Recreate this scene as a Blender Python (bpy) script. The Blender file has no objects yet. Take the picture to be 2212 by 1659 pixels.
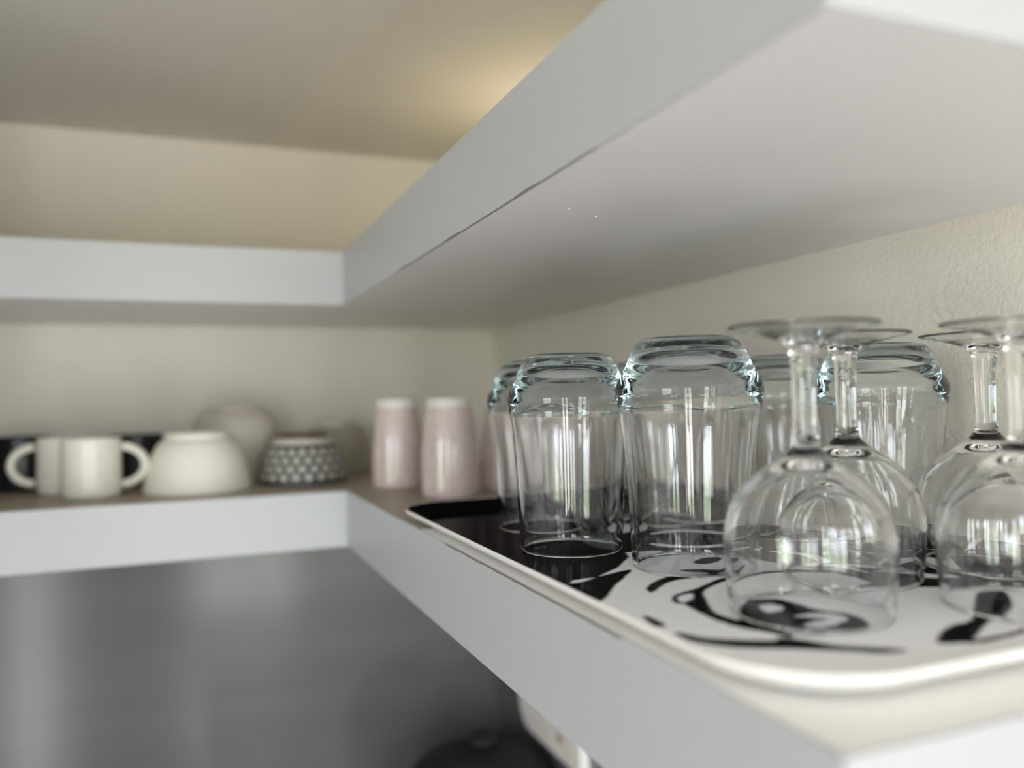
SKY, EXPO, FSTOP, RETURN_Y, ADDED_GLOW = 5.5, 1.07, 2.5, .86, 20
import bpy, bmesh, math, random
import numpy as np
from mathutils import Matrix, Vector

# ------------------------------------------------------------------ frame of reference
S = 1.25                      # metres per survey unit
EYE = 1.75                    # height of the lens above the floor
HU, TU, HL, TL, HC = 0.10334, 0.0575, -0.09666, 0.0595, 0.3536
XF, YB, XW, YW, Y0 = 0.16023, 0.88368, 0.43937, 1.16635, 0.16899
def Z(z): return EYE + z*S
SHELF_TOP = Z(HL)
xf, yb, xw, yw, y0 = XF*S, YB*S, XW*S, YW*S, Y0*S
XLEFT = -0.300*S              # alcove's left return
CEIL = Z(HC)
sc = bpy.context.scene
COL = sc.collection
PI = math.pi
rnd = random.Random(4)

# ------------------------------------------------------------------ materials
def mat(name, col, rough=.5, metal=0., spec=.5, bump=None, noise=None, coat=0., emit=None):
    m = bpy.data.materials.new(name); m.use_nodes = True
    nt = m.node_tree; b = nt.nodes['Principled BSDF']
    b.inputs['Base Color'].default_value = (*col, 1)
    b.inputs['Roughness'].default_value = rough
    b.inputs['Metallic'].default_value = metal
    b.inputs['Specular IOR Level'].default_value = spec
    b.inputs['Coat Weight'].default_value = coat
    b.inputs['Coat Roughness'].default_value = .08
    tc = nt.nodes.new('ShaderNodeTexCoord')
    if noise:                                   # (scale xyz, second colour, low, high, detail)
        mp = nt.nodes.new('ShaderNodeMapping'); mp.inputs['Scale'].default_value = noise[0]
        n = nt.nodes.new('ShaderNodeTexNoise'); n.inputs['Scale'].default_value = 1; n.inputs['Detail'].default_value = noise[4]
        r = nt.nodes.new('ShaderNodeMapRange'); r.inputs['From Min'].default_value = noise[2]; r.inputs['From Max'].default_value = noise[3]
        x = nt.nodes.new('ShaderNodeMix'); x.data_type = 'RGBA'
        x.inputs['A'].default_value = (*col, 1); x.inputs['B'].default_value = (*noise[1], 1)
        L = nt.links.new
        L(tc.outputs['Object'], mp.inputs['Vector']); L(mp.outputs['Vector'], n.inputs['Vector'])
        L(n.outputs['Fac'], r.inputs['Value']); L(r.outputs['Result'], x.inputs['Factor']); L(x.outputs['Result'], b.inputs['Base Color'])
    if bump:                                    # (scale, strength, distance)
        n2 = nt.nodes.new('ShaderNodeTexNoise'); n2.inputs['Scale'].default_value = bump[0]; n2.inputs['Detail'].default_value = 4
        bp = nt.nodes.new('ShaderNodeBump'); bp.inputs['Strength'].default_value = bump[1]; bp.inputs['Distance'].default_value = bump[2]
        nt.links.new(tc.outputs['Object'], n2.inputs['Vector']); nt.links.new(n2.outputs['Fac'], bp.inputs['Height'])
        nt.links.new(bp.outputs['Normal'], b.inputs['Normal'])
    return m

def glass(name, tint=None, dens=0., col=(1, 1, 1)):
    m = bpy.data.materials.new(name); m.use_nodes = True
    nt = m.node_tree; nt.nodes.clear()
    o = nt.nodes.new('ShaderNodeOutputMaterial'); g = nt.nodes.new('ShaderNodeBsdfGlass')
    g.inputs['IOR'].default_value = 1.5; g.inputs['Roughness'].default_value = 0; g.inputs['Color'].default_value = (*col, 1)
    nt.links.new(g.outputs['BSDF'], o.inputs['Surface'])
    if tint:
        v = nt.nodes.new('ShaderNodeVolumeAbsorption'); v.inputs['Color'].default_value = (*tint, 1); v.inputs['Density'].default_value = dens
        nt.links.new(v.outputs['Volume'], o.inputs['Volume'])
    return m

MT = {}
MT['wall'] = mat('cream_wall_paint', (.775, .73, .645), .55, bump=(230, .38, .002))
MT['ceil'] = mat('ceiling_paint', (.66, .64, .57), .7)
MT['white'] = mat('white_paint_dimmed', (.52, .53, .545), .42, bump=(60, .05, .001))  # shelf white on the fascias, darkened to stand for their dimmer light
MT['under'] = mat('white_paint_lit', (.82, .81, .80), .38, bump=(60, .06, .001))  # the same shelf white, lightened to stand for brighter light underneath
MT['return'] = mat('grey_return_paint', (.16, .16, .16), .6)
MT['top'] = mat('beige_shelf_top', (.40, .34, .26), .4, noise=((6, 6, 6), (.33, .28, .21), .35, .7, 3))
MT['paint_top'] = mat('white_painted_top', (.90, .89, .87), .35)
MT['panel'] = mat('grey_backsplash', (.130, .127, .124), .17, noise=((1.5, 1.5, 14), (.160, .157, .154), .25, .8, 5))
MT['floor'] = mat('floor_boards', (.40, .36, .32), .45, noise=((1, 14, 1), (.30, .26, .22), .3, .7, 4))
MT['counter'] = mat('pale_countertop', (.70, .69, .66), .3)
MT['room'] = mat('room_wall_paint', (.60, .60, .60), .7)
MT['wood'] = mat('orange_wood_frame', (.55, .26, .13), .45)
MT['tray_edge'] = mat('tray_white_melamine', (.90, .88, .86), .3, coat=.3)
MT['black'] = mat('black_glaze', (.012, .012, .015), .3)
MT['cream'] = mat('cream_glaze', (.87, .84, .76), .25, coat=.3)
MT['beige'] = mat('beige_glaze', (.60, .56, .48), .4)
MT['olive'] = mat('light_glaze_in_shade', (.42, .39, .31), .4)  # glaze of a light bowl with its shade put into the colour
MT['olive_foot'] = mat('pale_foot_glaze', (.70, .66, .57), .4)
MT['bowl'] = mat('cream_dimpled_glaze', (.90, .87, .78), .4, bump=(170, .5, .003))
MT['brown'] = mat('brown_foot_glaze', (.10, .045, .03), .4)
MT['mauve'] = mat('mauve_speckled_glaze', (.66, .53, .515), .20, noise=((260, 260, 260), (.82, .72, .70), .35, .75, 2), coat=1.0)
MT['base'] = mat('white_base_glaze', (.82, .80, .76), .35)
MT['appl'] = mat('black_satin_enamel', (.010, .010, .010), .75)
MT['board'] = mat('pale_board_wood', (.93, .88, .81), .5, noise=((4, 30, 4), (.86, .79, .70), .4, .7, 3))
MT['knot'] = mat('board_knot', (.42, .30, .18), .6)
MT['steel'] = mat('hook_steel', (.5, .5, .5), .3, metal=1.)
MT['glass'] = glass('clear_glass', (.28, .64, .74), 5.5)
MT['wine'] = glass('clear_wine_glass')
MT['glow'] = mat('added_warm_glow', (.8, .7, .5), .5)  # glow of the lamp added on the upper shelf
MT['glow'].node_tree.nodes['Principled BSDF'].inputs['Emission Color'].default_value = (1.0, .86, .62, 1)
MT['glow'].node_tree.nodes['Principled BSDF'].inputs['Emission Strength'].default_value = ADDED_GLOW
MT['crack'] = mat('cracked_paint_edge', (.18, .17, .15), .8)

def pattern_bowl_material():
    m = bpy.data.materials.new('black_and_white_star_pattern'); m.use_nodes = True
    nt = m.node_tree; b = nt.nodes['Principled BSDF']; L = nt.links.new
    b.inputs['Roughness'].default_value = .3
    tc = nt.nodes.new('ShaderNodeTexCoord'); sx = nt.nodes.new('ShaderNodeSeparateXYZ'); L(tc.outputs['Object'], sx.inputs[0])
    def M(op, a, bb=None, c=None):
        n = nt.nodes.new('ShaderNodeMath'); n.operation = op
        for i, v in enumerate((a, bb, c)):
            if v is None: continue
            if isinstance(v, (int, float)): n.inputs[i].default_value = v
            else: L(v, n.inputs[i])
        return n.outputs[0]
    ang = M('ARCTAN2', sx.outputs[1], sx.outputs[0])
    u = M('MULTIPLY', ang, 22.0)
    v = M('MULTIPLY', sx.outputs[2], 2*PI/.0118)
    # triangles: three wave families at sixty degrees
    w1 = M('COSINE', M('ADD', u, M('MULTIPLY', v, .5)))
    w2 = M('COSINE', M('SUBTRACT', u, M('MULTIPLY', v, .5)))
    w3 = M('COSINE', v)
    s = M('ADD', M('ADD', w1, w2), w3)
    tri = M('GREATER_THAN', s, .05)
    z = sx.outputs[2]
    band = M('GREATER_THAN', z, .0575)             # plain pale collar under the foot
    line = M('MULTIPLY', M('GREATER_THAN', z, .0545), M('LESS_THAN', z, .0575))
    low = M('LESS_THAN', z, .006)
    white = M('MAXIMUM', tri, band)
    white = M('MULTIPLY', white, M('SUBTRACT', 1.0, line)); white = M('MULTIPLY', white, M('SUBTRACT', 1.0, low))
    x = nt.nodes.new('ShaderNodeMix'); x.data_type = 'RGBA'
    x.inputs['A'].default_value = (.05, .05, .055, 1); x.inputs['B'].default_value = (.66, .64, .58, 1)
    L(white, x.inputs['Factor']); L(x.outputs['Result'], b.inputs['Base Color'])
    return m
MT['star'] = pattern_bowl_material()

def printed_material():
    m = bpy.data.materials.new('glossy_printed_melamine'); m.use_nodes = True
    nt = m.node_tree; b = nt.nodes['Principled BSDF']
    a = nt.nodes.new('ShaderNodeVertexColor'); a.layer_name = 'print'
    nt.links.new(a.outputs['Color'], b.inputs['Base Color'])
    b.inputs['Roughness'].default_value = .06; b.inputs['IOR'].default_value = 1.02
    return m
MT['print'] = printed_material()

# ------------------------------------------------------------------ object helpers
def link(name, me, m=None, parent=None, loc=None):
    o = bpy.data.objects.new(name, me); COL.objects.link(o)
    if m is not None: me.materials.append(m)
    if parent is not None: o.parent = parent
    if loc is not None: o.location = loc
    return o
def tag(o, label, cat, group=None):
    o['label'] = label; o['category'] = cat
    if group: o['group'] = group
    return o
def thing(name, loc, label, cat, group=None, rz=0.):
    o = bpy.data.objects.new(name, None); COL.objects.link(o); o.location = loc; o.rotation_euler.z = rz
    o.empty_display_size = .02
    return tag(o, label, cat, group)
def structure(name, bm, m):
    o = from_bm(name, bm, m); o['kind'] = 'structure'; return o
def from_bm(name, bm, m, parent=None, loc=None, smooth=False):
    bmesh.ops.recalc_face_normals(bm, faces=bm.faces[:])
    me = bpy.data.meshes.new(name); bm.to_mesh(me); bm.free()
    if smooth:
        for p in me.polygons: p.use_smooth = True
    return link(name, me, m, parent, loc)
def box(bm, x0, x1, y0_, y1, z0, z1, bevel=0.):
    b2 = bmesh.new()
    bmesh.ops.create_cube(b2, size=1)
    for v in b2.verts:
        v.co = Vector(((x0+x1)/2+v.co.x*(x1-x0), (y0_+y1)/2+v.co.y*(y1-y0_), (z0+z1)/2+v.co.z*(z1-z0)))
    if bevel: bmesh.ops.bevel(b2, geom=b2.edges[:], offset=bevel, segments=2, affect='EDGES', profile=.6)
    t = bpy.data.meshes.new('tmp'); b2.to_mesh(t); b2.free(); bm.from_mesh(t); bpy.data.meshes.remove(t)
    return bm
def boxes(name, lst, m, parent=None, bevel=0., loc=None):
    bm = bmesh.new()
    for q in lst: box(bm, *q, bevel=bevel)
    return from_bm(name, bm, m, parent, loc)

def spline(pts, n=8):
    """Catmull-Rom through pts; a point given with a third value 1 is a sharp corner."""
    segs, cur = [], [pts[0]]
    for q in pts[1:]:
        cur.append(q)
        if len(q) > 2 and q[2]: segs.append(cur); cur = [q]
    if len(cur) > 1: segs.append(cur)
    out = []
    for s in segs:
        P = [Vector((a[0], a[1])) for a in s]
        if len(P) == 2:
            line = [P[0], P[1]]
        else:
            Q = [P[0]*2-P[1]] + P + [P[-1]*2-P[-2]]; line = []
            for i in range(1, len(Q)-2):
                d = [max((Q[j+1]-Q[j]).length, 1e-6)**.5 for j in (i-1, i, i+1)]
                t0 = 0; t1 = d[0]; t2 = t1+d[1]; t3 = t2+d[2]
                for k in range(n):
                    t = t1+(t2-t1)*k/n
                    A1 = Q[i-1]*((t1-t)/(t1-t0))+Q[i]*((t-t0)/(t1-t0)); A2 = Q[i]*((t2-t)/(t2-t1))+Q[i+1]*((t-t1)/(t2-t1))
                    A3 = Q[i+1]*((t3-t)/(t3-t2))+Q[i+2]*((t-t2)/(t3-t2))
                    B1 = A1*((t2-t)/(t2-t0))+A2*((t-t0)/(t2-t0)); B2 = A2*((t3-t)/(t3-t1))+A3*((t-t1)/(t3-t1))
                    line.append(B1*((t2-t)/(t2-t1))+B2*((t-t1)/(t2-t1)))
            line.append(P[-1])
        out += line if not out else line[1:]
    return [(max(v.x, 0), v.y) for v in out]

def lathe(name, prof, m, parent=None, seg=112, loc=None, smooth=True):
    """Revolve (radius, height) pairs; radius 0 ends close on the axis. Profile runs so that the
    surface normal points to the right-hand side of travel (outside going up)."""
    verts, faces, rings = [], [], []
    for r, z in prof:
        if r < 1e-6: rings.append([len(verts)]); verts.append((0, 0, z))
        else:
            b = len(verts); rings.append(list(range(b, b+seg)))
            verts += [(r*math.cos(2*PI*k/seg), r*math.sin(2*PI*k/seg), z) for k in range(seg)]
    for a, b in zip(rings, rings[1:]):
        for k in range(seg):
            k2 = (k+1) % seg
            if len(a) == 1 and len(b) == 1: continue
            if len(a) == 1: faces.append((a[0], b[k2], b[k]))
            elif len(b) == 1: faces.append((a[k], a[k2], b[0]))
            else: faces.append((a[k], a[k2], b[k2], b[k]))
    me = bpy.data.meshes.new(name); me.from_pydata(verts, [], faces); me.update()
    if smooth:
        for p in me.polygons: p.use_smooth = True
    return link(name, me, m, parent, loc)

def tube(name, pts, rad, m, parent=None, n=14, flat=1.0):
    """Round (or flattened) bar along a polyline lying in the x-z plane."""
    verts, faces = [], []
    for i, q in enumerate(pts):
        a = pts[max(i-1, 0)]; b = pts[min(i+1, len(pts)-1)]
        t = (Vector(b)-Vector(a)).normalized(); s = Vector((0, 1, 0)); u = t.cross(s).normalized()
        for k in range(n):
            c = Vector(q)+u*(rad*math.cos(2*PI*k/n))+s*(rad*flat*math.sin(2*PI*k/n)); verts.append(c)
    for i in range(len(pts)-1):
        for k in range(n):
            k2 = (k+1) % n; faces.append((i*n+k, i*n+k2, (i+1)*n+k2, (i+1)*n+k))
    faces.append(tuple(range(n))); faces.append(tuple(range((len(pts)-1)*n, len(pts)*n)))
    me = bpy.data.meshes.new(name); me.from_pydata([tuple(v) for v in verts], [], faces)
    bm = bmesh.new(); bm.from_mesh(me); bmesh.ops.recalc_face_normals(bm, faces=bm.faces[:]); bm.to_mesh(me); bm.free()
    for p in me.polygons: p.use_smooth = True
    return link(name, me, m, parent)

def copy_thing(src, loc, label, rz=0.):
    """A thing with copies of its parts and their sub-parts."""
    c = src.copy(); COL.objects.link(c); c.location = loc; c.rotation_euler.z = rz; c['label'] = label
    for ch in list(src.children):
        d = ch.copy(); COL.objects.link(d); d.parent = c
        for g in list(ch.children):
            e = g.copy(); COL.objects.link(e); e.parent = d
    return c
PATTERN = [  # tray print, with some dark glass reflections drawn in as ink
 ('K', [(0.1998, 0.8168), (0.2411, 0.8976), (0.3615, 0.8988), (0.5436, 0.8996), (0.6501, 0.9322), (0.653, 0.7708), (0.6303, 0.5838), (0.6064, 0.4139), (0.577, 0.319), (0.4758, 0.3256), (0.4154, 0.3512), (0.3863, 0.366), (0.3779, 0.4479), (0.3627, 0.4992), (0.3193, 0.5307), (0.3012, 0.5321), (0.2943, 0.516), (0.2704, 0.4888), (0.244, 0.4688), (0.2262, 0.4675), (0.2081, 0.4449), (0.1897, 0.4477), (0.189, 0.5759)]),
 ('K', [(0.2122, 0.4777), (0.2233, 0.4603), (0.2486, 0.471), (0.2747, 0.4782), (0.2438, 0.4442), (0.2229, 0.4185), (0.2044, 0.4045), (0.2009, 0.4176), (0.2019, 0.4415)]),
 ('K', [(0.255, 0.4271), (0.2659, 0.4385), (0.2816, 0.4484), (0.2971, 0.4524), (0.3138, 0.447), (0.3436, 0.4607), (0.331, 0.4499), (0.3079, 0.4386), (0.2898, 0.4393), (0.274, 0.4343), (0.2598, 0.4225), (0.2526, 0.4176)]),
 ('K', [(0.2536, 0.3969), (0.2625, 0.4074), (0.2836, 0.4158), (0.3144, 0.4315), (0.3501, 0.4353), (0.3851, 0.4151), (0.4232, 0.4018), (0.4178, 0.3968), (0.3799, 0.4095), (0.3459, 0.4284), (0.3113, 0.4234), (0.2836, 0.4082), (0.2734, 0.3928), (0.2605, 0.3668), (0.2612, 0.3497), (0.2657, 0.3403), (0.2763, 0.3343), (0.2656, 0.3122), (0.2612, 0.3231), (0.2538, 0.337), (0.2514, 0.3525), (0.2525, 0.3708), (0.2547, 0.3868), (0.2519, 0.3901)]),
 ('W', [(0.2596, 0.4007), (0.267, 0.4051), (0.2724, 0.4044), (0.265, 0.3945), (0.2562, 0.3908)]),
 ('K', [(0.2746, 0.3642), (0.2839, 0.3722), (0.2941, 0.3809), (0.3082, 0.3772), (0.3118, 0.3657), (0.3116, 0.3435), (0.3178, 0.3299), (0.3144, 0.3125), (0.3015, 0.3107), (0.2832, 0.3088), (0.2692, 0.3164), (0.26, 0.3273), (0.2576, 0.3397)]),
 ('W', [(0.2861, 0.3629), (0.2963, 0.366), (0.299, 0.3591), (0.2917, 0.3513), (0.283, 0.3513)]),
 ('W', [(0.2903, 0.3394), (0.3019, 0.3399), (0.3115, 0.3338), (0.3111, 0.3243), (0.3023, 0.3215), (0.2924, 0.3226), (0.2872, 0.329), (0.3008, 0.3278), (0.2977, 0.3325)]),
 ('W', [(0.2712, 0.3255), (0.2801, 0.3182), (0.2917, 0.3154), (0.2843, 0.3125), (0.2705, 0.3179)]),
 ('K', [(0.2217, 0.3438), (0.2298, 0.3286), (0.253, 0.3132), (0.26, 0.3149), (0.2688, 0.3056), (0.276, 0.2939), (0.2975, 0.2763), (0.2851, 0.2762), (0.2737, 0.2847), (0.2535, 0.2982), (0.2319, 0.3111), (0.2208, 0.3249), (0.2185, 0.3341)]),
 ('K', [(0.2223, 0.3763), (0.2248, 0.3718), (0.2233, 0.3558), (0.2188, 0.3549), (0.2182, 0.3629)]),
 ('K', [(0.4121, 0.3327), (0.4238, 0.337), (0.434, 0.3318), (0.4034, 0.3043), (0.384, 0.2971), (0.3628, 0.288), (0.3421, 0.2767), (0.3318, 0.2724), (0.3185, 0.2769), (0.3329, 0.2881), (0.349, 0.2948), (0.3637, 0.2971), (0.3828, 0.3103)]),
 ('K', [(0.33, 0.2739), (0.3556, 0.2735), (0.3736, 0.2761), (0.3672, 0.2714), (0.3373, 0.269)]),
 ('K', [(0.3307, 0.378), (0.3495, 0.3801), (0.3639, 0.3771), (0.3943, 0.3761), (0.3912, 0.3732), (0.3623, 0.3725), (0.346, 0.3734), (0.3319, 0.3733)]),
 ('K', [(0.3013, 0.4614), (0.3119, 0.4613), (0.3273, 0.4491), (0.3203, 0.4436), (0.3058, 0.4524)]),  # dark ellipse under the big tumbler: its shadow put into the print
 ('K', [(0.3255, 0.4811), (0.3409, 0.4897), (0.3515, 0.4841), (0.3385, 0.4728), (0.3256, 0.4723)]),
 ('W', [(0.3586, 0.599), (0.3964, 0.5971), (0.4238, 0.5576), (0.4183, 0.5504), (0.3897, 0.5871), (0.3539, 0.5911)]),
 ('W', [(0.412, 0.6585), (0.4321, 0.6212), (0.4882, 0.6147), (0.4794, 0.6037), (0.4245, 0.6103), (0.4059, 0.6489)]),
 ('W', [(0.3354, 0.5571), (0.3599, 0.5302), (0.4061, 0.5232), (0.3999, 0.5152), (0.3545, 0.5223), (0.3302, 0.5486)]),
 ('W', [(0.3485, 0.6325), (0.3738, 0.6482), (0.3606, 0.62), (0.3401, 0.6094)]),
 ('W', [(0.3786, 0.6777), (0.4334, 0.7184), (0.4281, 0.7061), (0.372, 0.6618)]),
 ('W', [(0.4313, 0.4198), (0.4702, 0.417), (0.4609, 0.3875), (0.4576, 0.406)]),
 ('W', [(0.4143, 0.396), (0.4335, 0.3814), (0.4371, 0.3677), (0.4225, 0.3752)]),
 ('W', [(0.4591, 0.5432), (0.5256, 0.562), (0.5403, 0.5248), (0.513, 0.5486)]),
 ('W', [(0.4028, 0.5026), (0.4227, 0.4711), (0.4041, 0.3936), (0.4108, 0.4579)]),
 ('W', [(0.519, 0.4398), (0.5637, 0.4372), (0.5588, 0.3981), (0.5504, 0.427)]),
]
# ------------------------------------------------------------------ setting
T = .10
RX0, RY0 = -1.9, -1.0                       # room extents to the left and behind the lens
FL = 0.0
structure('floor', box(bmesh.new(), RX0-T, xw+T, RY0-T, yw+T, FL-T, FL), MT['floor'])
structure('ceiling', box(bmesh.new(), RX0-T, xw+T, RY0-T, yw+T, CEIL, CEIL+T), MT['ceil'])
structure('wall_back', box(bmesh.new(), RX0-T, xw+T, yw, yw+T, FL, CEIL), MT['wall'])
structure('wall_right', box(bmesh.new(), xw, xw+T, RY0-T, yw, FL, CEIL), MT['wall'])
WL = (-.92, -.15, 1.22, 2.14)
wl = bmesh.new()
for q in ((RY0-T, WL[0], FL, CEIL), (WL[1], yw, FL, CEIL), (WL[0], WL[1], FL, WL[2]), (WL[0], WL[1], WL[3], CEIL)):
    box(wl, RX0-T, RX0, *q)
structure('wall_left', wl, MT['room'])
fb = bmesh.new()
for q in ((WL[0], WL[0]+.035, WL[2], WL[3]), (WL[1]-.035, WL[1], WL[2], WL[3]), (WL[0]+.035, WL[1]-.035, WL[2], WL[2]+.035), (WL[0]+.035, WL[1]-.035, WL[3]-.035, WL[3])):
    box(fb, RX0-.085, RX0-.015, *q)
structure('window_2', fb, MT['wood'])
L = bpy.data.lights.new('window_portal', 'AREA'); L.shape = 'RECTANGLE'; L.size = WL[3]-WL[2]; L.size_y = WL[1]-WL[0]
L.cycles.is_portal = True
lo = bpy.data.objects.new('window_portal', L); COL.objects.link(lo)
lo.location = (RX0-.10, (WL[0]+WL[1])/2, (WL[2]+WL[3])/2); lo.rotation_euler = (0, -PI/2, 0)   # faces +X
structure('wall_return', box(bmesh.new(), XLEFT-.09, XLEFT, RETURN_Y, yw, FL, CEIL), MT['return'])
# wall behind the lens with a glazed door opening and two window openings
OPEN = [(-1.00, -.50, .05, 2.12), (.0, .50, .12, 2.12)]
wb = bmesh.new(); xs = [RX0]
for a, b, c, d in OPEN:
    box(wb, xs[-1], a, RY0-T, RY0, FL, CEIL); xs.append(b)
    box(wb, a, b, RY0-T, RY0, d, CEIL); box(wb, a, b, RY0-T, RY0, FL, c)
box(wb, xs[-1], xw, RY0-T, RY0, FL, CEIL)
structure('wall_front', wb, MT['room'])
for i, (a, b, c, d) in enumerate(OPEN):
    fb = bmesh.new(); w = .035; y_0, y_1 = RY0-.085, RY0-.015
    for q in ((a, a+w, c, d), (b-w, b, c, d), (a+w, b-w, c, c+w), (a+w, b-w, d-w, d), ((a+b)/2-.025, (a+b)/2+.025, c+w, d-w)):
        box(fb, q[0], q[1], y_0, y_1, q[2], q[3])
    structure('window_1' if i else 'door_1', fb, MT['wood'])
    L = bpy.data.lights.new('window_portal', 'AREA'); L.shape = 'RECTANGLE'; L.size = b-a; L.size_y = d-c
    L.cycles.is_portal = True
    lo = bpy.data.objects.new('window_portal', L); COL.objects.link(lo)
    lo.location = ((a+b)/2, RY0-.10, (c+d)/2); lo.rotation_euler = (PI/2, 0, 0)   # faces +Y, into the room

# grey splashback below the lower shelf, on both walls of the corner
SPL = Z(HL-TL)
structure('trim_1', box(bmesh.new(), XLEFT, xw, yw-.008, yw, .92, SPL), MT['panel'])
structure('trim_2', box(bmesh.new(), xw-.008, xw, -.6, yw-.008, .92, SPL), MT['panel'])

# ------------------------------------------------------------------ shelves
def shelf(name, zt, th, label):
    t = thing(name, (xf, yb, zt-th), label, 'shelf')
    zb = -0.0; skin = .006; fa = .0025
    def P(x): return x-xf
    def Q(y): return y-yb
    # L-shaped body
    bm = bmesh.new()
    out = [(P(XLEFT), Q(yb)+fa), (fa, fa), (fa, Q(y0)+fa), (P(xw), Q(y0)+fa), (P(xw), Q(yw)), (P(XLEFT), Q(yw))]
    def slab(z0, z1):
        lo = [bm.verts.new((x, y, z0)) for x, y in out]; hi = [bm.verts.new((x, y, z1)) for x, y in out]
        bm.faces.new(lo[::-1]); bm.faces.new(hi)
        for i in range(6): bm.faces.new((lo[i], lo[(i+1) % 6], hi[(i+1) % 6], hi[i]))
    slab(0, th-skin); from_bm('underside_board', bm, MT['under'], t)
    SEAM = .742
    bm = bmesh.new(); out = [(P(XLEFT), Q(yb)+fa), (fa, fa), (fa, Q(SEAM)), (P(xw), Q(SEAM)), (P(xw), Q(yw)), (P(XLEFT), Q(yw))]
    slab(th-skin, th); from_bm('corner_top_board', bm, MT['top'], t)
    boxes('top_board', [(fa, P(xw), Q(y0)+fa, Q(SEAM)-.0006, th-skin, th)], MT['paint_top'], t)
    boxes('fascia', [(P(XLEFT), 0, 0, fa, 0, th)], MT['white'], t, bevel=.0012)
    boxes('fascia', [(0, fa, Q(y0), fa, 0, th)], MT['white'], t, bevel=.0012)
    boxes('end_fascia', [(fa, P(xw), Q(y0), Q(y0)+fa, 0, th)], MT['white'], t, bevel=.0012)
    boxes('corner_strip', [(-.008, 0, -.0012, .002, .0005, th-.0005)], MT['white'], t, bevel=.0005)
    return t
upper = shelf('corner_shelf', Z(HU)+TU*S, TU*S, 'thick white corner shelf overhead, above the glasses, mugs and bowls')
lower = shelf('corner_shelf', SHELF_TOP, TL*S, 'thick white corner shelf carrying the tray of glasses, the mugs and the bowls')
lower['group'] = upper['group'] = 'white corner shelves'
# hairline crack where the top board meets the fascia, beside the tray
cb = bmesh.new(); yy = .655
pts = []
while yy > .36:
    pts.append((.0004*rnd.uniform(-1, 1), yy-yb)); yy -= .006
for a, b in zip(pts, pts[1:]):
    w = .0002+.0003*rnd.random()
    box(cb, -.0004+a[0], w+a[0], b[1], a[1], TL*S-.0006, TL*S+.0002)
cr = from_bm('cracked_seam', cb, MT['crack'], lower); cr['label'] = 'dark hairline crack along the top edge'

cb = bmesh.new(); yy = .80
while yy > .38:
    w = .0002+.0009*max(0, math.sin(yy*23)*math.sin(yy*61+1))
    box(cb, -.0003, .0004, yy-.008-yb, yy-yb, -.0002, w); yy -= .008
cr = from_bm('cracked_seam', cb, MT['crack'], upper); cr['label'] = 'dark hairline crack along the lower edge'
for q, r in (((.2770, .5217), .0009), ((.2471, .5036), .0007)):
    d = bmesh.new(); bmesh.ops.create_uvsphere(d, u_segments=12, v_segments=8, radius=r)
    from_bm('paint_drip', d, MT['base'], upper, loc=(q[0]-xf, q[1]-yb, 0), smooth=True)

# ------------------------------------------------------------------ tray
TX0, TX1, TY0, TY1 = .1575*S, .4330*S, .1860*S, .6600*S
TCX, TCY, THX, THY, TR = (TX0+TX1)/2, (TY0+TY1)/2, (TX1-TX0)/2, (TY1-TY0)/2, .058
LIP = .0145; TFLOOR = .0045
tray = thing('serving_tray', (TCX, TCY, SHELF_TOP), 'large glossy black and white printed tray with raised white rim, carrying the clear glasses', 'tray')
def rr(inset, n=20):
    hx, hy, r = THX-inset, THY-inset, max(TR-inset, .004); pts = []
    for cx, cy, a0 in ((hx-r, hy-r, 0), (-hx+r, hy-r, 90), (-hx+r, -hy+r, 180), (hx-r, -hy+r, 270)):
        for k in range(n+1):
            a = math.radians(a0+90*k/n); pts.append((cx+r*math.cos(a), cy+r*math.sin(a)))
    return pts
def loft(name, prof, m, parent, cap0=False, cap1=False):
    bm = bmesh.new(); rings = []
    for ins, z in prof: rings.append([bm.verts.new((x, y, z)) for x, y in rr(ins)])
    n = len(rings[0])
    for a, b in zip(rings, rings[1:]):
        for k in range(n): bm.faces.new((a[k], a[(k+1) % n], b[(k+1) % n], b[k]))
    if cap0: bm.faces.new(rings[0][::-1])
    if cap1: bm.faces.new(rings[-1])
    return from_bm(name, bm, m, parent, smooth=True)
IN = .0006
body_prof = [(.030, .0006), (.024, .0008), (.016, .0030), (.006, .0085), (.0012, .0105), (.0001, .0118), (.0, .0130), (.0002, .0140), (.0006, .0145), (.0012, .0142), (.0025, .0120), (.008, .0060), (.018, .0022), (.024, .0018)]
loft('tray_body', body_prof, MT['tray_edge'], tray, cap0=True, cap1=True)
# printed inside: a fine height field
d = .00095
nx, ny = int(2*(THX-IN)/d)+1, int(2*(THY-IN)/d)+1
gx = np.linspace(-(THX-IN), THX-IN, nx); gy = np.linspace(-(THY-IN), THY-IN, ny)
X, Y = np.meshgrid(gx, gy); X = X.copy(); Y = Y.copy()
hx, hy, r = THX-IN, THY-IN, TR-IN
ax, ay = np.abs(X)-(hx-r), np.abs(Y)-(hy-r)
corner = (ax > 0) & (ay > 0); L_ = np.hypot(ax, ay)
over = corner & (L_ > r)
kx = np.where(over, r/np.maximum(L_, 1e-9), 1.0)
X = np.where(over, np.sign(X)*((hx-r)+ax*kx), X); Y = np.where(over, np.sign(Y)*((hy-r)+ay*kx), Y)
ax, ay = np.abs(X)-(hx-r), np.abs(Y)-(hy-r)
sdf = np.where((ax > 0) & (ay > 0), r-np.hypot(ax, ay), np.minimum(hx-np.abs(X), hy-np.abs(Y)))
t_ = np.clip(sdf/.020, 0, 1)
Zf = TFLOOR + (.0150-TFLOOR)*(1-t_)**2.2
Zf = np.where(sdf < .0012, np.minimum(Zf, .0141+.6*sdf), Zf)
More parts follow.
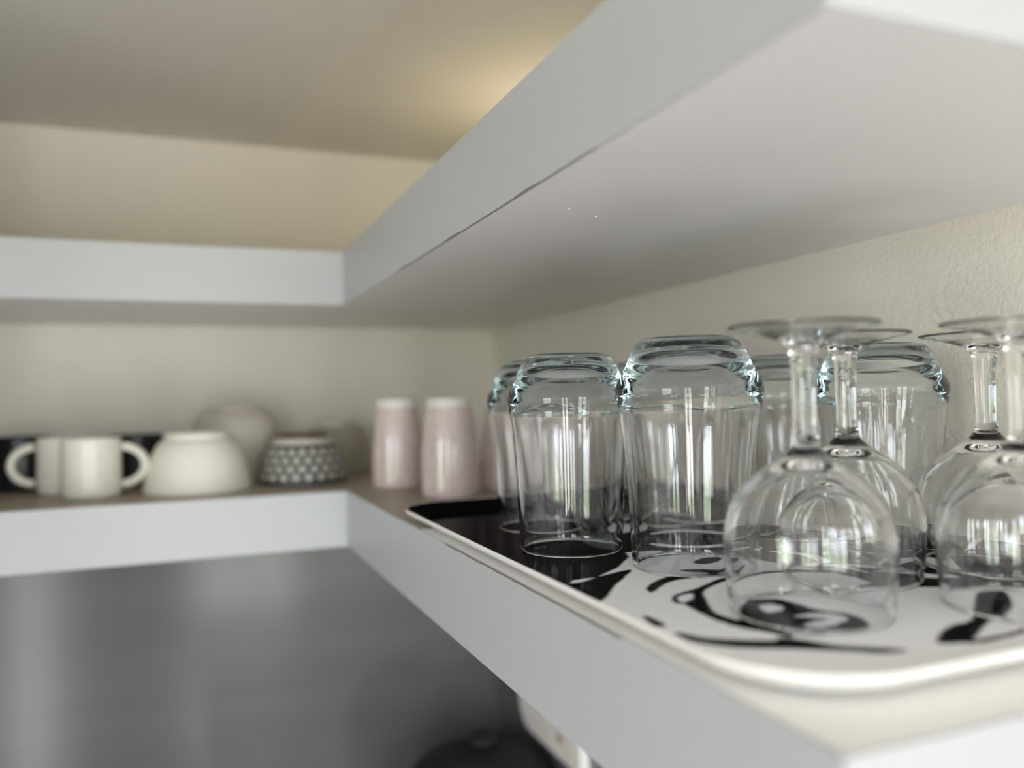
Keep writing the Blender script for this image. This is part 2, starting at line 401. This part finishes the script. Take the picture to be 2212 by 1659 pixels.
def inside(poly, px, py):
    res = np.zeros(px.shape, bool); n = len(poly); j = n-1
    for i in range(n):
        xi, yi = poly[i]; xj, yj = poly[j]
        c = ((yi > py) != (yj > py)) & (px < (xj-xi)*(py-yi)/((yj-yi) if abs(yj-yi) > 1e-12 else 1e-12)+xi)
        res ^= c; j = i
    return res
def smooth_poly(poly, n=6):
    Q = [poly[-1]]+list(poly)+[poly[0], poly[1]]; out = []
    for i in range(1, len(Q)-2):
        p0, p1, p2, p3 = (np.array(Q[k]) for k in (i-1, i, i+1, i+2))
        for k in range(n):
            t = k/n
            out.append(tuple(.5*(2*p1+(p2-p0)*t+(2*p0-5*p1+4*p2-p3)*t*t+(3*p1-p0-3*p2+p3)*t**3)))
    return out
ink = np.zeros(X.shape)
for idx, (kind, poly) in enumerate(PATTERN):
    q = smooth_poly(poly) if idx else poly
    m_ = inside(q, X+TCX, Y+TCY); ink[m_] = 1.0 if kind == 'K' else 0.0
ink = (ink+np.roll(ink, 1, 0)+np.roll(ink, -1, 0)+np.roll(ink, 1, 1)+np.roll(ink, -1, 1))/5
white = np.array((.92, .94, .97)); black = np.array((.006, .006, .007))
colr = white[None, None]*(1-ink[..., None])+black[None, None]*ink[..., None]
verts = np.stack([X, Y, Zf], -1).reshape(-1, 3)
ii = np.arange(nx*ny).reshape(ny, nx)
quads = np.stack([ii[:-1, :-1], ii[:-1, 1:], ii[1:, 1:], ii[1:, :-1]], -1).reshape(-1, 4)
P_ = verts[quads]
area = np.linalg.norm(np.cross(P_[:, 2]-P_[:, 0], P_[:, 3]-P_[:, 1]), axis=1)
quads = quads[area > 1e-9]
me = bpy.data.meshes.new('printed_surface')
me.vertices.add(len(verts)); me.vertices.foreach_set('co', verts.astype(np.float32).ravel())
me.loops.add(quads.size); me.loops.foreach_set('vertex_index', quads.astype(np.int32).ravel())
me.polygons.add(len(quads)); me.polygons.foreach_set('loop_start', np.arange(0, quads.size, 4, dtype=np.int32))
me.polygons.foreach_set('use_smooth', np.ones(len(quads), bool))
me.update(calc_edges=True)
ca = me.color_attributes.new('print', 'FLOAT_COLOR', 'POINT')
ca.data.foreach_set('color', np.concatenate([colr.reshape(-1, 3), np.ones((nx*ny, 1))], 1).astype(np.float32).ravel())
link('printed_surface', me, MT['print'], tray)
TZ = SHELF_TOP+TFLOOR+.0002

# ------------------------------------------------------------------ tumblers, standing upside down
def tumbler_profile(k):
    o = [(.0285, 0), (.0300, .0001), (.0309, .0012), (.0313, .004), (.0330, .044), (.0358, .076), (.0372, .0850), (.0379, .0900), (.0378, .0930),
         (.0366, .0965), (.0325, .1045), (.0290, .1125), (.0268, .1162), (.0245, .1180), (.0200, .1188), (.010, .1186), (0, .1184)]
    i = [(0, .1085), (.010, .1083), (.0175, .1068), (.0240, .1032), (.0297, .0975), (.0340, .0912), (.0354, .0868), (.0355, .0830), (.0346, .0760), (.0312, .044), (.0293, .004), (.0289, .0012), (.0285, 0)]
    f = lambda L: [(a*S*k, b*S*k) for a, b in spline([(*q, 0) for q in L], 5)]
    return f(o)+f(i)
def tumbler(name, x, y, k, label):
    o = lathe(name, tumbler_profile(k), MT['glass'], seg=128, loc=(x*S, y*S, TZ))
    return tag(o, label, 'glass', 'clear tumblers standing upside down on the tray')
for x, y, k, lab in (
    (.2362, .5370, 1.0, 'clear tumbler nearest the tray\'s far corner, leftmost the tumblers'),
    (.2180, .4515, 1.0, 'clear tumbler standing on the black part of the tray, second from the left'),
    (.2545, .3770, 1.04, 'biggest looking clear tumbler, between the second tumbler and the nearest wine glass'),
    (.3210, .5195, 1.0, 'clear tumbler hidden behind the two front tumblers, only its base showing between them'),
    (.3905, .4640, 1.0, 'clear tumbler by the wall, seen behind the nearest wine glass stem'),
    (.3960, .3820, 1.02, 'clear tumbler by the wall, rightmost, seen behind the second wine glass stem')):
    tumbler('tumbler', x, y, k, lab)

# ------------------------------------------------------------------ wine glasses, upside down
def wine_glass(x, y, label):
    t = thing('wine_glass', (x*S, y*S, TZ), label, 'wine glass', 'stemmed wine glasses standing upside down on the tray')
    def f(L): return [(a*S, b*S) for a, b in spline([(*q, 0) for q in L], 6)]
    outer = f([(.0322, 0), (.0328, .0006), (.0337, .010), (.0345, .020), (.0348, .0280), (.0338, .0370), (.0308, .0465), (.0235, .0560), (.0150, .0622), (.0090, .0662), (.0060, .0700), (.00495, .0745)])
    inner = f([(0, .0615), (.006, .0608), (.0140, .0580), (.0218, .0528), (.0290, .0445), (.0321, .0360), (.0332, .0275), (.0329, .020), (.0322, .010), (.0316, .0006), (.0322, 0)])
    def n(L): return [(r, z) for r, z in L]
    # the bowl is open towards the stem, so the three parts make one unbroken wall of glass
    bowl_bm = outer; 
    lathe('bowl', n(outer), MT['wine'], t); inn = lathe('inner', n(inner), MT['wine'], t)
    # join inner wall into the bowl mesh
    b = [c for c in t.children if c.name.startswith('bowl')][0]
    bm = bmesh.new(); bm.from_mesh(b.data); bm.from_mesh(inn.data)
    bmesh.ops.remove_doubles(bm, verts=bm.verts[:], dist=1e-6); bm.to_mesh(b.data); bm.free()
    md = inn.data; bpy.data.objects.remove(inn); bpy.data.meshes.remove(md)
    lathe('stem', f([(.00495, .0745), (.0047, .082), (.0048, .092), (.0052, .102), (.0056, .108)]), MT['wine'], t, seg=112)
    lathe('foot', f([(.0056, .108), (.0066, .1115), (.0100, .1143), (.0170, .1168), (.0245, .1188), (.0304, .1202), (.0310, .1207), (.0306, .1212), (.0245, .1198), (.0170, .1179), (.0090, .1158), (0, .1148)]), MT['wine'], t)
    return t
w0 = wine_glass(.2433, .2748, 'stemmed wine glass nearest the lens, in front of the big tumbler, over the swirl print')
copy_thing(w0, (.3076*S, .3179*S, TZ), 'stemmed wine glass just behind the nearest one, second stem from the left')
copy_thing(w0, (.3880*S, .3040*S, TZ), 'stemmed wine glass by the wall, third stem from the left')
copy_thing(w0, (.3304*S, .2420*S, TZ), 'stemmed wine glass cut by the right edge of the photo')

# ------------------------------------------------------------------ crockery on the far shelf
ZS = SHELF_TOP+.0002
def sp(L, n=6): return [(a*S, b*S) for a, b in spline(L, n)]
# mauve tumblers
def mauve_cup(x, y, label):
    t = thing('mauve_tumbler', (x*S, y*S, ZS), label, 'cup', 'mauve speckled tumblers in the corner')
    lathe('cup_body', sp([(.0262, 0, 1), (.0275, .0006), (.0284, .0030), (.0287, .018), (.0282, .042), (.0262, .064), (.0238, .080), (.0224, .0885, 1)])+
          [], MT['mauve'], t, seg=64)
    lathe('cup_inside', sp([(.0210, .0870, 1), (.0245, .065), (.0265, .042), (.0270, .018), (.0266, .003), (.0262, 0)]), MT['base'], t, seg=64)
    b = lathe('base_ring', sp([(.0224, .0885, 1), (.0221, .0945), (.0214, .0972), (.0190, .0976, 1), (.0180, .0955), (0, .0955, 1)]), MT['base'], t, seg=64)
    b['label'] = 'white unglazed looking base ring'
    return t
m0 = mauve_cup(.2190, .8908, 'mauve speckled tumbler with a white base, leftmost, next to the patterned bowl')
copy_thing(m0, (.2437*S, .7771*S, ZS), 'mauve speckled tumbler with a white base, second from the left, nearest the tray')
copy_thing(m0, (.3121*S, .7925*S, ZS), 'mauve speckled tumbler seen through the leftmost clear tumbler')
copy_thing(m0, (.3590*S, .7350*S, ZS), 'mauve speckled tumbler seen through the second clear tumbler')

def mug(x, y, m, label, rz, r=.0300, h=.0625, group='white mugs', handle_r=.0185):
    t = thing('mug', (x*S, y*S, ZS), label, 'mug', group, rz)
    lathe('mug_body', sp([(0, .0012, 1), (r*.80, .0012, 1), (r*.82, 0), (r*.93, .0008), (r*.99, .006), (r, .014), (r*.995, h*.6), (r*.985, h-.0012), (r*.965, h), (r*.935, h-.001), (r*.93, h*.8), (r*.92, .010), (r*.8, .0045), (0, .0042, 1)]), m, t, seg=72)
    cx, cz = r*.96*S, h*.52*S; pts = []
    for k in range(25):
        a = math.radians(-82+164*k/24)
        pts.append((cx+handle_r*S*1.40*math.cos(a)-.001, 0, cz+handle_r*S*1.12*math.sin(a)))
    tube('handle', pts, .0047*S, m, t, flat=1.4)
    return t
mug(-.0940, .9827, MT['cream'], 'white mug in front of the other white mug, handle turned to the right', math.radians(-8))
mug(-.1240, 1.0400, MT['cream'], 'white mug partly behind the front white mug, handle turned to the left', math.radians(187))
mug(-.1790, 1.1130, MT['black'], 'black mug at the far left, seen behind the left white mug\'s handle', math.radians(100), group='black mugs', r=.0310)
mug(-.0560, 1.1000, MT['black'], 'black mug seen through the right white mug\'s handle', math.radians(80), group='black mugs', r=.0310, h=.061)

def bowl(name, x, y, prof, foot, m, mf, label, seg=80):
    t = thing(name, (x*S, y*S, ZS), label, 'bowl', 'upturned bowls on the far shelf')
    lathe('bowl_body', sp(prof), m, t, seg=seg); lathe('foot_ring', sp(foot), mf, t, seg=seg)
    return t
def inside_of(out, th=.003):
    """Close an upturned bowl with an inner wall."""
    i = [(max(a-th, 0), max(b-th, 0.0)) for a, b in [q[:2] for q in out][::-1]]
    return out+[(*i[0], 1)]+[(*q, 0) for q in i[1:]]
def closed(prof, th=.003):
    top = prof[-1]
    inner = [(q[0]-th, q[1]-(th if q[1] > .004 else 0)) for q in prof[::-1]]
    inner[0] = (0, top[1]-th)
    return [(*q[:2], 0) for q in inner[::-1][::-1]][::-1] if False else [(*prof[0][:2], 1)]+[(*q[:2], 0) for q in prof[1:-1]]+[(*prof[-1][:2], 1), (0, top[1], 1), (0, top[1]-th, 1)]+[(*q, 0) for q in inner[1:]]
bowl('white_bowl', .0125, .9909, closed([(.0570, 0), (.0575, .002), (.0560, .012), (.0530, .026), (.0475, .042), (.0410, .053), (.0355, .0580)]),
     [(.0355, .0575, 1), (.0350, .0600), (.0345, .0635), (.0325, .0648), (.030, .0640), (.029, .0590, 1)], MT['bowl'], MT['bowl'], 'white dimpled bowl upside down beside the white mugs')
bowl('beige_bowl', .0600, 1.0950, closed([(.0400, 0), (.0425, .010), (.0470, .028), (.0508, .044), (.0522, .056), (.0512, .067), (.0465, .0785), (.0395, .0860), (.0340, .0885)]),
     [(.0340, .0880, 1), (.0336, .0905), (.0325, .0928), (.0305, .0935), (.0290, .0925), (.028, .088, 1)], MT['beige'], MT['beige'], 'tall rounded beige bowl behind the white dimpled bowl')
bowl('patterned_bowl', .1318, 1.0150, closed([(.0515, 0), (.0522, .002), (.0505, .012), (.0470, .026), (.0415, .040), (.0355, .0495), (.0310, .0535)]),
     [(.0310, .0530, 1), (.0306, .0555), (.0300, .0580), (.0285, .0586), (.0265, .0578), (.026, .0535, 1)], MT['star'], MT['brown'], 'small bowl with black and white star pattern and brown foot, upside down')
bowl('shaded_bowl', .1880, 1.1150, closed([(.0420, 0), (.0430, .010), (.0430, .025), (.0410, .042), (.0360, .055), (.0270, .0625), (.0210, .0640)]),
     [(.0210, .0635, 1), (.0206, .0660), (.0198, .0690), (.0180, .0696), (.0160, .0690), (.0155, .064, 1)], MT['olive'], MT['olive_foot'], 'light bowl coloured olive grey for shade, behind the patterned bowl, near the corner')

# ------------------------------------------------------------------ below the shelf
CT = .92
cbm = bmesh.new(); out = [(XLEFT, yw-.62), (xw-.62, yw-.62), (xw-.62, -.6), (xw, -.6), (xw, yw), (XLEFT, yw)]
out = [(XLEFT+.001, yb-.18), (xf-.16, yb-.18), (xf-.16, -.6), (xw-.008, -.6), (xw-.008, yw-.008), (XLEFT+.001, yw-.008)]
lo = [cbm.verts.new((x, y, CT-.04)) for x, y in out]; hi = [cbm.verts.new((x, y, CT)) for x, y in out]
cbm.faces.new(lo[::-1]); cbm.faces.new(hi)
for i in range(6): cbm.faces.new((lo[i], lo[(i+1) % 6], hi[(i+1) % 6], hi[i]))
ct = from_bm('countertop', cbm, MT['counter']); tag(ct, 'pale corner countertop under the shelves, beneath the dark lidded pot', 'countertop')
cab = thing('base_cabinet', (XLEFT+.004, yw-.010, 0), 'pale base cabinet carrying the corner countertop', 'cabinet')
boxes('cabinet_body', [(.0, xf-.12-XLEFT, yb-.14-yw, 0, 0, CT-.04), (xf-.12-XLEFT, xw-.016-XLEFT, -.55-yw, 0, 0, CT-.04)], MT['room'], cab)

# dark appliance in the corner: domed lid with a knob
ap = thing('lidded_pot', (.345*S, .985*S, CT), 'dark rounded lidded pot on the counter in the corner, only its lid showing', 'pot')
lathe('pot_body', [(a, b) for a, b in spline([(0, 0, 1), (.10, 0, 1), (.118, .004), (.132, .03), (.135, .12), (.134, .195, 1), (0, .195, 1)], 6)], MT['appl'], ap, seg=72)
lathe('pot_lid', [(a, b) for a, b in spline([(.137, .195, 1), (.139, .202), (.132, .216), (.110, .246), (.066, .270), (0, .280, 1)], 6)], MT['appl'], ap, seg=72)
lathe('lid_knob', [(a, b) for a, b in spline([(.012, .272, 1), (.013, .280), (.022, .286), (.024, .293), (.016, .299), (0, .300, 1)], 6)], MT['appl'], ap, seg=48)

# pale board hung on the right wall under the shelf
bx = xw-.008-.016
bt = thing('hanging_board', (bx, 0, 0), 'pale board with a rounded corner hanging on the right wall under the shelf', 'board')
y_n, y_f, z_b, z_t = .862*S, 1.046*S, Z(-.443), Z(-.443)+.27
bm = bmesh.new(); pl = []
R_ = .045
for cy, cz, a0, rad in ((y_f-R_, z_b+R_, -90, R_), (y_f-R_, z_t-R_, 0, R_), (y_n+.02, z_t-.02, 90, .02), (y_n+.006, z_b+.006, 180, .006)):
    for k in range(11):
        a = math.radians(a0+9*k); pl.append((cy+rad*math.cos(a), cz+rad*math.sin(a)))
lo = [bm.verts.new((.016, y, z)) for y, z in pl]; hi = [bm.verts.new((0, y, z)) for y, z in pl]
n = len(pl); bm.faces.new(lo); bm.faces.new(hi[::-1])
for i in range(n): bm.faces.new((lo[i], lo[(i+1) % n], hi[(i+1) % n], hi[i]))
from_bm('board_panel', bm, MT['board'], bt)
kb = bmesh.new(); bmesh.ops.create_cone(kb, cap_ends=True, segments=24, radius1=.008, radius2=.0075, depth=.0012)
bmesh.ops.transform(kb, matrix=Matrix.Translation((-.0004, .915*S, Z(-.418))) @ Matrix.Rotation(PI/2, 4, 'Y'), verts=kb.verts[:])
k_ = from_bm('knot', kb, MT['knot'], bt); k_['label'] = 'small brown knot'

# unseen lamp added on top of the upper shelf to warm the corner
lp = thing('added_lamp', (.400*S, .870*S, Z(HU)+TU*S+.0002), 'small round warm lamp added out of sight on the overhead shelf, for the corner glow', 'lamp')
lathe('added_lamp_housing', [(0, 0), (.034, 0), (.036, .002), (.036, .018), (.034, .020), (.031, .020), (.030, .0185), (0, .0185)], MT['base'], lp, seg=48)
lathe('added_lamp_diffuser', [(.0295, .0186), (.0280, .0206), (.015, .0216), (0, .0218)], MT['glow'], lp, seg=48)
# ------------------------------------------------------------------ sky outside
w = bpy.data.worlds.new('outdoors'); sc.world = w; w.use_nodes = True
nt = w.node_tree; bg = nt.nodes['Background']
tc = nt.nodes.new('ShaderNodeTexCoord'); sx = nt.nodes.new('ShaderNodeSeparateXYZ'); rp = nt.nodes.new('ShaderNodeValToRGB')
nt.links.new(tc.outputs['Generated'], sx.inputs[0]); 
ad = nt.nodes.new('ShaderNodeMath'); ad.operation = 'MULTIPLY_ADD'; ad.inputs[1].default_value = .5; ad.inputs[2].default_value = .5
nt.links.new(sx.outputs[2], ad.inputs[0]); nt.links.new(ad.outputs[0], rp.inputs['Fac'])
e = rp.color_ramp.elements
e[0].position = 0; e[0].color = (.78, .79, .80, 1)
e[1].position = 1; e[1].color = (.72, .88, 1.16, 1)
for pos, c in ((.40, (.70, .71, .71, 1)), (.47, (.46, .55, .38, 1)), (.50, (.62, .72, .66, 1)), (.54, (.86, .94, 1.05, 1)), (.62, (.89, .96, 1.09, 1))):
    q = e.new(pos); q.color = c
nt.links.new(rp.outputs['Color'], bg.inputs['Color']); bg.inputs['Strength'].default_value = SKY

# ------------------------------------------------------------------ camera
cam = bpy.data.cameras.new('camera'); co = bpy.data.objects.new('camera', cam); COL.objects.link(co); sc.camera = co
Rm = ((0.92810852, 0.01327535, -0.37207304), (-0.37172128, -0.02312737, -0.92805625), (-0.02092534, 0.99964438, -0.01652997))
co.matrix_world = Matrix(((*Rm[0], 0), (*Rm[1], 0), (*Rm[2], EYE), (0, 0, 0, 1)))
cam.sensor_width = 36; cam.lens = 1764.419/2212*36; cam.clip_start = .01
cam.dof.use_dof = True; cam.dof.focus_distance = .58; cam.dof.aperture_fstop = FSTOP

vs = sc.view_settings
sc.display_settings.display_device = 'sRGB'
vs.view_transform = 'Standard'; vs.look = 'None'; vs.gamma = 1; vs.use_curve_mapping = False; vs.exposure = EXPO
cy = sc.cycles
cy.use_denoising = True; cy.max_bounces = 24; cy.transmission_bounces = 24; cy.glossy_bounces = 8; cy.diffuse_bounces = 6
cy.transparent_max_bounces = 16; cy.sample_clamp_indirect = 6; cy.blur_glossy = .3
cy.caustics_refractive = True; cy.caustics_reflective = True
